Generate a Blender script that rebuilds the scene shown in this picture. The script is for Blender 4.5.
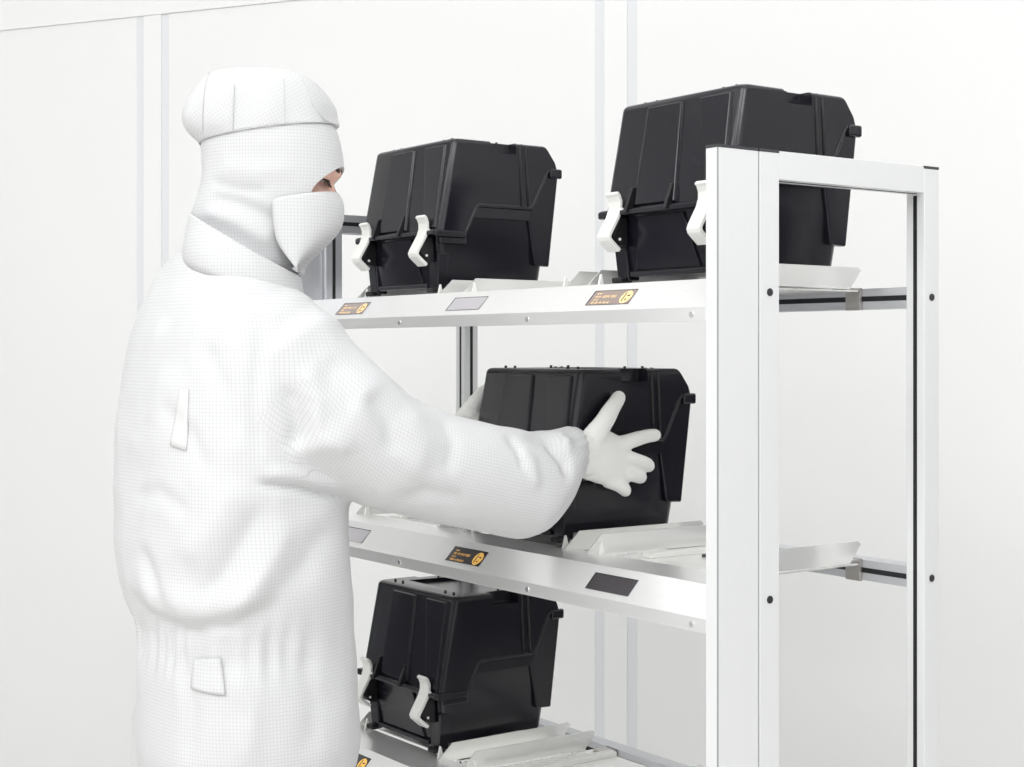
import bpy, bmesh, math, random
import numpy as np
from mathutils import Vector, Matrix

random.seed(4)
for o in list(bpy.data.objects):
    bpy.data.objects.remove(o)
sc = bpy.context.scene
C = sc.collection

# ------------------------------------------------------------------ camera, world, lamps, exposure
FPX = 1542.0                      # focal length in pixels of the 1024 px wide frame
EYE = 1.40
cam_d = bpy.data.cameras.new('camera')
cam_d.sensor_width = 36.0
cam_d.lens = FPX / 1024 * 36
cam_d.shift_y = -33.5 / 1024
cam_d.clip_start = 0.05
cam = bpy.data.objects.new('camera', cam_d)
cam.location = (0, 0, EYE)
cam.rotation_euler = (math.pi / 2, 0, 0)
C.objects.link(cam)
sc.camera = cam

w = bpy.data.worlds.new('world')
sc.world = w
w.use_nodes = True
w.node_tree.nodes['Background'].inputs[0].default_value = (0.9, 0.92, 0.95, 1)
w.node_tree.nodes['Background'].inputs[1].default_value = 0.3

sc.view_settings.view_transform = 'Standard'
sc.view_settings.look = 'None'
sc.view_settings.gamma = 1
sc.view_settings.use_curve_mapping = False
sc.view_settings.exposure = -0.55

ROOM_ROT = math.atan2(-0.395, 0.9187)
RO = Vector((0.282, 4.2, 0))
EX = Vector((0.9187, -0.395, 0))
EYV = Vector((0.395, 0.9187, 0))
def room(x, y, z=0.0):
    return RO + EX * x + EYV * y + Vector((0, 0, z))
CEIL = 3.9
LAMP_W = 42.0
for gx, side in ((-2.4, 0.85), (0.1, 1.0), (2.6, 1.25)):
    for gy, pw in ((-1.0, 0.26), (-2.9, 0.45), (-5.0, 1.95)):
        l = bpy.data.lights.new('ceiling_lamp', 'AREA')
        l.shape = 'RECTANGLE'
        l.size, l.size_y = 1.8, 1.2
        l.energy = LAMP_W * pw * side
        l.color = (0.985, 0.99, 1.0)
        o = bpy.data.objects.new('ceiling_lamp', l)
        o.location = room(gx, gy, CEIL - 0.03)
        o.rotation_euler = (0, 0, ROOM_ROT)
        C.objects.link(o)

# ------------------------------------------------------------------ helpers
def tag(o, label=None, cat=None, group=None, kind=None):
    if label: o['label'] = label
    if cat: o['category'] = cat
    if group: o['group'] = group
    if kind: o['kind'] = kind
    return o

def empty(name, loc, rz=0.0):
    o = bpy.data.objects.new(name, None)
    o.empty_display_size = 0.1
    o.location = loc
    o.rotation_euler = (0, 0, rz)
    C.objects.link(o)
    return o

def link(name, me, mat, parent=None, smooth=False):
    o = bpy.data.objects.new(name, me)
    C.objects.link(o)
    if mat is not None:
        me.materials.clear(); me.materials.append(mat)
    if smooth:
        me.polygons.foreach_set('use_smooth', [True] * len(me.polygons))
    if parent is not None:
        o.parent = parent
    return o

def copy_tree(o, parent=None):
    c = o.copy(); C.objects.link(c); c.parent = parent
    for ch in list(o.children):
        copy_tree(ch, c)
    return c

class MB:
    """collects shapes of one part, then links them as one mesh"""
    def __init__(s, scale=1.0, off=(0, 0, 0)):
        s.v = []; s.f = []; s.k = scale; s.o = off
    def add(s, vs, fs):
        n = len(s.v)
        s.v += [tuple(p) for p in vs]
        s.f += [tuple(i + n for i in f) for f in fs]
        return s
    def box(s, x0, x1, y0, y1, z0, z1):
        vs = [(x, y, z) for x in (x0, x1) for y in (y0, y1) for z in (z0, z1)]
        return s.add(vs, [(0, 1, 3, 2), (4, 6, 7, 5), (0, 4, 5, 1), (2, 3, 7, 6), (0, 2, 6, 4), (1, 5, 7, 3)])
    def prism(s, poly, a0, a1, m=lambda p, a: (p[0], a, p[1])):
        """extrude a 2D polygon; m maps (2D point, extrusion) to 3D"""
        n = len(poly)
        vs = [m(p, a0) for p in poly] + [m(p, a1) for p in poly]
        fs = [tuple(range(n - 1, -1, -1)), tuple(range(n, 2 * n))]
        fs += [(i, (i + 1) % n, n + (i + 1) % n, n + i) for i in range(n)]
        return s.add(vs, fs)
    def loft(s, rings, cap=True):
        n = len(rings[0]); vs = [p for r in rings for p in r]; fs = []
        for k in range(len(rings) - 1):
            for i in range(n):
                j = (i + 1) % n
                fs.append((k * n + i, k * n + j, (k + 1) * n + j, (k + 1) * n + i))
        if cap:
            fs.append(tuple(range(n - 1, -1, -1)))
            fs.append(tuple((len(rings) - 1) * n + i for i in range(n)))
        return s.add(vs, fs)
    def tube(s, path, r, n=10, cap=True, flat=None):
        P = [Vector(p) for p in path]
        rr = r if isinstance(r, (list, tuple)) else [r] * len(P)
        rings = []; up = None
        for i, p in enumerate(P):
            d = (P[min(i + 1, len(P) - 1)] - P[max(i - 1, 0)]).normalized()
            if up is None:
                up = Vector((0, 0, 1)) if abs(d.z) < 0.9 else Vector((1, 0, 0))
            sd = d.cross(up).normalized(); up = sd.cross(d).normalized()
            rings.append([tuple(p + sd * math.cos(2 * math.pi * k / n) * rr[i] + up * math.sin(2 * math.pi * k / n) * rr[i]) for k in range(n)])
        return s.loft(rings, cap)
    def cyl(s, c, axis, r, h, n=14, r2=None):
        a = Vector(axis).normalized(); c = Vector(c)
        t = a.cross(Vector((0, 0, 1)) if abs(a.z) < 0.9 else Vector((1, 0, 0))).normalized(); b = a.cross(t)
        r2 = r if r2 is None else r2
        rings = [[tuple(c + a * hh + t * math.cos(2 * math.pi * k / n) * q + b * math.sin(2 * math.pi * k / n) * q) for k in range(n)] for hh, q in ((0, r), (h, r2))]
        return s.loft(rings)
    def mesh(s, name, bevel=0.0, seg=2, angle=0.5):
        me = bpy.data.meshes.new(name)
        k = s.k; o = s.o
        me.from_pydata([((p[0] - o[0]) * k, (p[1] - o[1]) * k, (p[2] - o[2]) * k) for p in s.v], [], s.f)
        bm = bmesh.new(); bm.from_mesh(me)
        bmesh.ops.recalc_face_normals(bm, faces=bm.faces)
        if bevel:
            es = [e for e in bm.edges if len(e.link_faces) == 2 and e.calc_face_angle(0) > angle]
            bmesh.ops.bevel(bm, geom=es, offset=bevel, segments=seg, profile=0.5, affect='EDGES', clamp_overlap=True)
        bm.to_mesh(me); bm.free()
        return me
    def build(s, name, mat, parent=None, bevel=0.0, smooth=False, seg=2):
        return link(name, s.mesh(name, bevel, seg), mat, parent, smooth)

def evaluated(me, mods):
    """mesh after a list of (type, settings) modifiers"""
    o = bpy.data.objects.new('tmp', me); C.objects.link(o)
    for t, kw in mods:
        m = o.modifiers.new(t, t)
        for a, b in kw.items():
            setattr(m, a, b)
    dg = bpy.context.evaluated_depsgraph_get(); dg.update()
    r = bpy.data.meshes.new_from_object(o.evaluated_get(dg))
    bpy.data.objects.remove(o)
    return r

def boolean(me, cutter, op):
    co = bpy.data.objects.new('tmp_cut', cutter); C.objects.link(co)
    r = evaluated(me, [('BOOLEAN', dict(object=co, operation=op, solver='EXACT'))])
    bpy.data.objects.remove(co)
    return r

# ------------------------------------------------------------------ materials
def lin(c):
    return tuple(((x / 255) / 12.92 if x / 255 <= 0.04045 else ((x / 255 + 0.055) / 1.055) ** 2.4) for x in c)

def material(name, rgb, rough=0.5, metal=0.0, spec=0.5, noise=0.0, nscale=40.0, bump=0.0, bscale=200.0, rough_var=0.0, stretch=None, emit=0.0):
    m = bpy.data.materials.new(name); m.use_nodes = True
    nt = m.node_tree; b = nt.nodes['Principled BSDF']
    b.inputs['Base Color'].default_value = (*rgb, 1)
    b.inputs['Roughness'].default_value = rough
    b.inputs['Metallic'].default_value = metal
    b.inputs['Specular IOR Level'].default_value = spec
    tc = nt.nodes.new('ShaderNodeTexCoord'); src = tc.outputs['Object']
    if stretch:
        mp = nt.nodes.new('ShaderNodeMapping'); mp.inputs['Scale'].default_value = stretch
        nt.links.new(src, mp.inputs['Vector']); src = mp.outputs['Vector']
    if noise or rough_var:
        n = nt.nodes.new('ShaderNodeTexNoise'); n.inputs['Scale'].default_value = nscale; n.inputs['Detail'].default_value = 3
        nt.links.new(src, n.inputs['Vector'])
        if noise:
            mx = nt.nodes.new('ShaderNodeMix'); mx.data_type = 'RGBA'
            mx.inputs['A'].default_value = (*[max(0, c * (1 - noise)) for c in rgb], 1)
            mx.inputs['B'].default_value = (*[min(1, c * (1 + noise)) for c in rgb], 1)
            nt.links.new(n.outputs['Fac'], mx.inputs['Factor']); nt.links.new(mx.outputs['Result'], b.inputs['Base Color'])
        if rough_var:
            mr = nt.nodes.new('ShaderNodeMapRange')
            mr.inputs['To Min'].default_value = max(0.02, rough - rough_var); mr.inputs['To Max'].default_value = rough + rough_var
            nt.links.new(n.outputs['Fac'], mr.inputs['Value']); nt.links.new(mr.outputs['Result'], b.inputs['Roughness'])
    if bump:
        n2 = nt.nodes.new('ShaderNodeTexNoise'); n2.inputs['Scale'].default_value = bscale; n2.inputs['Detail'].default_value = 2
        nt.links.new(src, n2.inputs['Vector'])
        bp = nt.nodes.new('ShaderNodeBump'); bp.inputs['Strength'].default_value = bump; bp.inputs['Distance'].default_value = 0.001
        nt.links.new(n2.outputs['Fac'], bp.inputs['Height']); nt.links.new(bp.outputs['Normal'], b.inputs['Normal'])
    if emit:
        b.inputs['Emission Color'].default_value = (*rgb, 1); b.inputs['Emission Strength'].default_value = emit
    return m

M = {}
M['wall'] = material('white_panel', (0.895, 0.895, 0.89), 0.45, noise=0.006, nscale=2)
M['mullion'] = material('white_frame', (0.90, 0.90, 0.895), 0.4, noise=0.005, nscale=3)
M['strip'] = material('pale_grey_seal', (0.79, 0.80, 0.825), 0.5, noise=0.01)
M['added_dark_band'] = material('dark_grey_added_band', (0.13, 0.13, 0.15), 0.5, noise=0.05, nscale=3)
M['floor'] = material('grey_floor', (0.83, 0.83, 0.79), 0.35, noise=0.05, nscale=6)
M['ceiling'] = material('white_ceiling', (0.92, 0.92, 0.92), 0.6, noise=0.01)
M['alu'] = material('satin_aluminium', (0.80, 0.805, 0.81), 0.42, metal=0.12, noise=0.015, nscale=8, stretch=(30, 30, 1))
M['alu_grey'] = material('grey_aluminium', (0.62, 0.63, 0.66), 0.38, metal=0.6, noise=0.02, nscale=8)
M['edge'] = material('grey_edge', (0.32, 0.33, 0.35), 0.5, noise=0.03)
M['slot'] = material('black_slot', (0.006, 0.006, 0.008), 0.6, noise=0.1)
M['cap'] = material('grey_cap', (0.05, 0.05, 0.055), 0.5, noise=0.1)
M['bolt'] = material('dark_bolt', (0.03, 0.03, 0.035), 0.45, noise=0.1)
M['steel'] = material('brushed_steel', (0.90, 0.90, 0.89), 0.30, metal=0.65, noise=0.02, nscale=30, rough_var=0.05, stretch=(40, 1, 40))
M['tray'] = material('polished_steel_tray', (0.92, 0.92, 0.90), 0.2, metal=0.5, rough_var=0.05, nscale=12)
M['clip'] = material('dull_steel_clip', (0.48, 0.46, 0.44), 0.35, metal=0.9, noise=0.05)
M['screw'] = material('chrome_screw', (0.75, 0.75, 0.75), 0.25, metal=1.0, noise=0.03)
M['black'] = material('black_plastic', (0.0075, 0.0065, 0.0115), 0.21, spec=0.45, noise=0.1, nscale=10, bump=0.04, bscale=900, rough_var=0.05)
M['black_rib'] = material('black_rubber', (0.004, 0.004, 0.005), 0.5, noise=0.1)
M['white_plastic'] = material('white_plastic', (0.84, 0.84, 0.81), 0.35, noise=0.01)
M['bezel'] = material('display_bezel', (0.012, 0.010, 0.014), 0.25, noise=0.1)
M['screen'] = material('dark_screen', (0.035, 0.028, 0.034), 0.12, spec=0.8, noise=0.1, nscale=20)
M['screen_glare'] = material('glare_pale_screen', (0.55, 0.53, 0.56), 0.15, spec=0.6, noise=0.04, nscale=20)  # switched-off screen, bright reflection on its glass painted into the colour
M['screen_amber_glare'] = material('glare_brown_screen', (0.34, 0.27, 0.24), 0.15, spec=0.6, noise=0.1, nscale=20)  # dark screen turned brown by painted-in glare on the glass
M['amber_glare'] = material('glare_washed_amber', (0.95, 0.68, 0.34), 0.4, noise=0.05, emit=0.25)  # amber lettering paled to stand for glare over it
M['amber'] = material('amber_glow', (0.95, 0.55, 0.12), 0.4, noise=0.05, emit=0.35)

# ------------------------------------------------------------------ room shell
PITCH = 1.527
HEAD = 2.443
X0, X1, Y0 = -4.6, 3.8, -6.4
def struct(name, mb, mat, parent=None):
    o = mb.build(name, mat, parent)
    if parent is None:
        o.location = RO; o.rotation_euler = (0, 0, ROOM_ROT)
        tag(o, kind='structure')
    return o
struct('floor', MB().box(X0, X1, Y0, 0.1, -0.1, 0), M['floor'])
struct('ceiling', MB().box(X0, X1, Y0, 0.1, CEIL, CEIL + 0.1), M['ceiling'])
wb = struct('wall_back', MB().box(X0, X1, 0.012, 0.1, 0, CEIL), M['mullion'])
wl = struct('wall_left', MB().box(X0 - 0.1, X0, Y0, 0.1, 0, CEIL), M['wall'])
wr_ = struct('wall_right', MB().box(X1, X1 + 0.1, Y0, 0.1, 0, CEIL), M['wall'])
MB().box(X0, X0 + 0.02, Y0, 0.0, 0, 1.65).build('added_dark_band', M['added_dark_band'], wl)  # dark bands added to both side walls for the black carriers to reflect
MB().box(X1 - 0.02, X1, Y0, 0.0, 0, 1.65).build('added_dark_band', M['added_dark_band'], wr_)
struct('wall_front', MB().box(X0, X1, Y0 - 0.1, Y0, 0, CEIL), M['wall'])
# panels of the back wall between its mullions; seams centred at x = k * PITCH
MW, SW = 0.033, 0.027
for k in range(-3, 3):
    xa, xb = k * PITCH + MW + SW, (k + 1) * PITCH - MW - SW
    xa, xb = max(xa, X0), min(xb, X1)
    if xb > xa:
        MB().box(xa, xb, 0.002, 0.0125, 0.0, HEAD).build('panel', M['wall'], wb, 0.0015)
        MB().box(xa - SW, xa, 0.004, 0.0125, 0.0, HEAD).build('seal_strip', M['strip'], wb)
        MB().box(xb, xb + SW, 0.004, 0.0125, 0.0, HEAD).build('seal_strip', M['strip'], wb)
for k in range(-3, 3):
    x = k * PITCH
    if X0 < x < X1:
        MB().box(x - MW, x + MW, 0.0, 0.0125, 0.0, HEAD).build('mullion', M['mullion'], wb, 0.001)
MB().box(X0, X1, -0.003, 0.0125, HEAD, CEIL).build('header', M['mullion'], wb, 0.002)

# ------------------------------------------------------------------ the rack (local x = depth v, y = run u, z up)
S = 0.936
TH = math.radians(35.8)
UD = Vector((-math.sin(TH), math.cos(TH), 0)); VD = Vector((math.cos(TH), math.sin(TH), 0))
RP = Vector(((717.7 - 512) / FPX * 2.2, 2.2, 0))
ZB = -0.0428 / S                           # rack height value of the floor
def rk(v, u, z):
    """rack measure to world"""
    return RP + VD * (v * S) + UD * (u * S) + Vector((0, 0, (z - ZB) * S))
SHELF = {'top': 1.4945, 'middle': 1.013, 'bottom': 0.5315, 'low': 0.05}
ST = {'right': 0.292, 'centre': 0.696, 'left': 1.122}
UL = 1.40
RT = 1.7645
rack = empty('shelving_rack', RP, TH)
tag(rack, 'open aluminium profile shelving rack with steel trays in front of the person', 'rack')
def R_():
    return MB(S, (0, 0, ZB))
def post(poly_boxes, mat, cap_box, slots, bolts, groove=None, side=-1):
    m = R_()
    for b in poly_boxes:
        m.box(b[0], b[1], b[2], b[3], ZB, RT - 0.0045)
    p = m.build('post', mat, rack, 0.0012)
    for c in cap_box:
        R_().box(c[0], c[1], c[2], c[3], RT - 0.0045, RT).build('end_cap', M['cap'], p)
    for s in slots:
        R_().box(s[0], s[1], s[2], s[3], ZB, RT - 0.05).build('slot', M['slot'], p)
    for (v, u, z, d) in bolts:
        R_().cyl((v, u, z), (0, d, 0), 0.0062, 0.002, 16).build('bolt', M['bolt'], p, 0.0005)
    return p
BZ = [SHELF[k] + 0.046 for k in SHELF]
# right front post: wide cover profile and a slim profile behind it, dark joint between
post([(0, 0.0868, 0, 0.0268)], M['alu'], [(0.0, 0.0868, 0.0, 0.0268)], [], [])
post([(0.0893, 0.1322, 0, 0.0385)], M['alu'], [(0.0893, 0.1322, 0.0, 0.0385)],
     [(0.1065, 0.1125, 0.038, 0.0388)], [(0.111, 0.0002, z, -1) for z in BZ])
R_().box(0.0868, 0.0893, 0.003, 0.026, ZB, RT - 0.002).build('joint', M['cap'], rack)
R_().box(-0.0003, 0.0014, -0.0003, 0.0014, ZB, RT - 0.005).build('edge_line', M['edge'], rack)
# right rear post
post([(0.481, 0.5196, 0, 0.0386)], M['alu'], [(0.481, 0.5196, 0.0, 0.0386)],
     [(0.4805, 0.483, 0.0155, 0.0235)], [(0.5, 0.0002, z, -1) for z in BZ])
# left end posts
post([(0, 0.0878, UL, UL + 0.0268)], M['alu_grey'], [(0.001, 0.087, UL + 0.001, UL + 0.026)], [], [])
post([(0.0892, 0.1322, UL - 0.012, UL + 0.0268)], M['alu_grey'], [(0.09, 0.1315, UL, UL + 0.025)],
     [(0.1065, 0.1145, UL - 0.0125, UL - 0.01)], [])
post([(0.481, 0.5196, UL, UL + 0.0386)], M['alu'], [(0.482, 0.519, UL + 0.001, UL + 0.0375)],
     [(0.4805, 0.483, UL + 0.0155, UL + 0.0225), (0.4965, 0.5045, UL - 0.0005, UL + 0.002)], [])
# top side rails
def side_rail(u0, u1, z0, z1, slot_face, mat):
    r = R_().box(0.1322, 0.481, u0, u1, z0, z1).build('side_rail', mat, rack, 0.001)
    zc = (z0 + z1) / 2
    R_().box(0.1325, 0.4808, slot_face - 0.0004, slot_face + 0.0004, zc - 0.0045, zc + 0.0045).build('slot', M['slot'], r)
    R_().box(0.1325, 0.4808, (u0 + u1) / 2 - 0.004, (u0 + u1) / 2 + 0.004, z0 - 0.0004, z0 + 0.0004).build('slot', M['slot'], r)
side_rail(0.0005, 0.0385, 1.7185, RT - 0.001, 0.0385, M['alu'])
side_rail(UL, UL + 0.0385, 1.7205, RT - 0.001, UL, M['alu_grey'])

def sheet(poly, t):
    """closed outline of a folded sheet from its centre polyline"""
    P = [Vector((*p, 0)) for p in poly]; a = []; b = []
    for i, p in enumerate(P):
        d1 = (P[i] - P[i - 1]).normalized() if i else (P[1] - P[0]).normalized()
        d2 = (P[i + 1] - P[i]).normalized() if i < len(P) - 1 else d1
        n1 = Vector((-d1.y, d1.x, 0)); n2 = Vector((-d2.y, d2.x, 0)); n = (n1 + n2).normalized()
        k = t / 2 / max(0.4, n.dot(n1))
        a.append((p.x + n.x * k, p.y + n.y * k)); b.append((p.x - n.x * k, p.y - n.y * k))
    return a + b[::-1]

# displays on the sloped label face: state per station, glass glare painted in as colour
DISP = {'top': {'right': 'amber_glare', 'centre': 'off_glare', 'left': 'amber_glare'},
        'middle': {'right': 'off', 'centre': 'amber', 'left': 'off_glare'},
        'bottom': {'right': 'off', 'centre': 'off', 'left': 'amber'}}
DU = {'right': 0.278, 'centre': 0.711, 'left': 1.143}
c45 = math.sqrt(0.5)
def display(z0, uc, state):
    fold = Vector((0.0, 0, 0.022 + z0))             # lower edge of the slope
    d = Vector((0.043, 0, 0.045)).normalized(); nrm = Vector((-d.z, 0, d.x))
    def pt(t, u, h):
        p = fold + d * t + nrm * (h + 0.001)
        return (p.x, uc + u, p.z)
    def plate(t0, t1, u0, u1, h0, h1):
        m = R_()
        vs = [pt(t, u, h) for t in (t0, t1) for u in (u0, u1) for h in (h0, h1)]
        return m.add(vs, [(0, 1, 3, 2), (4, 6, 7, 5), (0, 4, 5, 1), (2, 3, 7, 6), (0, 2, 6, 4), (1, 5, 7, 3)])
    o = plate(0.0126, 0.0468, -0.0560, 0.0565, -0.0003, 0.0003).build('display', M['bezel'], rack)
    plate(0.0127, 0.0448, -0.0559, 0.0525, 0.0002, 0.0006).build('screen', M[{'off_glare': 'screen_glare', 'amber_glare': 'screen_amber_glare'}.get(state, 'screen')], o)
    if state.startswith('amber'):
        rnd = random.Random(int(uc * 1000) + int(z0 * 100))
        m = R_()
        for t, h, ua, ub in ((0.037, 0.0028, 0.043, 0.032), (0.0285, 0.0052, 0.043, -0.014), (0.0225, 0.0028, 0.043, 0.030), (0.0145, 0.0048, 0.043, -0.004)):
            u = ua
            while u > ub:
                wd = h * rnd.uniform(0.45, 0.75)
                k = rnd.choice((0, 1, 2, 3))
                q = plate(t, t + h, u - h * 0.16, u, 0.0006, 0.0008); m.add(q.v, q.f)
                if k != 1:
                    q = plate(t + h * 0.84, t + h, u - wd, u, 0.0006, 0.0008); m.add(q.v, q.f)
                if k in (0, 2):
                    q = plate(t, t + h * 0.16, u - wd, u, 0.0006, 0.0008); m.add(q.v, q.f)
                if k in (1, 2, 3):
                    q = plate(t + h * 0.42, t + h * 0.58, u - wd, u, 0.0006, 0.0008); m.add(q.v, q.f)
                if k in (0, 3):
                    q = plate(t + h * 0.2, t + h * 0.9, u - wd, u - wd + h * 0.16, 0.0006, 0.0008); m.add(q.v, q.f)
                u -= wd + h * (0.25 if rnd.random() > 0.15 else 0.8)
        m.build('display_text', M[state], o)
        m = R_(); cen = (0.0280, -0.0400); r = 0.0145
        ring = [(cen[0] + r * math.cos(a), cen[1] + r * 0.95 * math.sin(a)) for a in [2 * math.pi * i / 28 for i in range(28)]]
        m.prism(ring, 0.0006, 0.0009, lambda p, a: pt(p[0], p[1], a))
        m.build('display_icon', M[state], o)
        m = R_()
        for t0, t1, u0, u1 in ((0.018, 0.038, -0.036, -0.0335), (0.020, 0.024, -0.044, -0.041), (0.030, 0.033, -0.0475, -0.041)):
            q = plate(t0, t1, u0, u1, 0.0009, 0.0011); m.add(q.v, q.f)
        m.build('display_icon_mark', M['bezel'], o)
    return o

def tray(z0, uc):
    """steel cradle of one station: plate, two upright flanges with chamfered fronts, guide pins, runners, clips"""
    t = R_().box(0.17, 0.455, uc - 0.168, uc + 0.168, z0 + 0.058, z0 + 0.0605).build('tray', M['tray'], rack)
    for s in (-1, 1):
        prof = [(0.115, z0 + 0.0655), (0.115, z0 + 0.072), (0.147, z0 + 0.1015), (0.452, z0 + 0.1005), (0.458, z0 + 0.095), (0.430, z0 + 0.0615)]
        R_().prism(prof, uc + s * 0.170 - 0.001, uc + s * 0.170 + 0.001).build('flange', M['tray'], t)
        R_().box(0.20, 0.455, uc + s * 0.105 - 0.012, uc + s * 0.105 + 0.012, z0 + 0.0605, z0 + 0.070).build('runner', M['white_plastic'], t, 0.001)
        R_().prism([(0.123, z0 + 0.068), (0.137, z0 + 0.068), (0.1315, z0 + 0.090), (0.130, z0 + 0.093), (0.1285, z0 + 0.090)], uc + s * 0.150 - 0.003, uc + s * 0.150 + 0.003).build('guide_pin', M['white_plastic'], t, 0.0008)
        b = R_(); u = uc + s * 0.138
        b.box(0.474, 0.4805, u - 0.017, u + 0.017, z0 + 0.026, z0 + 0.0655)
        b.box(0.44, 0.4805, u - 0.017, u + 0.017, z0 + 0.0610, z0 + 0.0655)
        b.build('clip', M['clip'], t, 0.0008)
        R_().cyl((0.30, uc + s * 0.06, z0 + 0.0605), (0, 0, 1), 0.005, 0.004).build('bolt', M['bolt'], t)
    return t

for sh in ('top', 'middle', 'bottom', 'low'):
    z0 = SHELF[sh]
    prof = sheet([(0.001, 0.0), (0.001, 0.022), (0.043, 0.067), (0.14, 0.067), (0.14, 0.052)], 0.002)
    f = R_().prism([(v, z0 + c) for v, c in prof], 0.0268, UL).build('shelf_front', M['steel'], rack, 0.0006)
    for u in (0.058, 0.489, 0.922, 1.354):
        R_().cyl((0.0002, u, z0 + 0.0105), (-1, 0, 0), 0.0052, 0.002, 16).build('screw', M['screw'], f, 0.0006)
    b = R_().box(0.481, 0.5190, 0.0386, UL, z0 + 0.0275, z0 + 0.0645).build('rear_beam', M['alu_grey'], rack, 0.001)
    R_().box(0.4804, 0.4812, 0.0388, UL - 0.001, z0 + 0.0415, z0 + 0.0505).build('slot', M['slot'], b)
    if sh == 'low':
        continue
    for st in ST:
        tray(z0, ST[st])
        display(z0, DU[st], DISP[sh][st])

# ------------------------------------------------------------------ black carriers
BO = (0.27, 0.0, 0.076)            # carrier origin: middle of its footprint
def K_():
    return MB(S, BO)
def rrect(v0, v1, a, c, r, n=5, r2=None):
    """rounded rectangle ring at height c"""
    pts = []
    q = r if r2 is None else r2
    for cx, cy, st, r in ((v1 - q, a - q, 0, q), (v0 + r, a - r, 90, r), (v0 + r, -a + r, 180, r), (v1 - q, -a + q, 270, q)):
        for i in range(n):
            t = math.radians(st + 90 * i / (n - 1))
            pts.append((cx + r * math.cos(t), cy + r * math.sin(t), c))
    return pts
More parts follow.
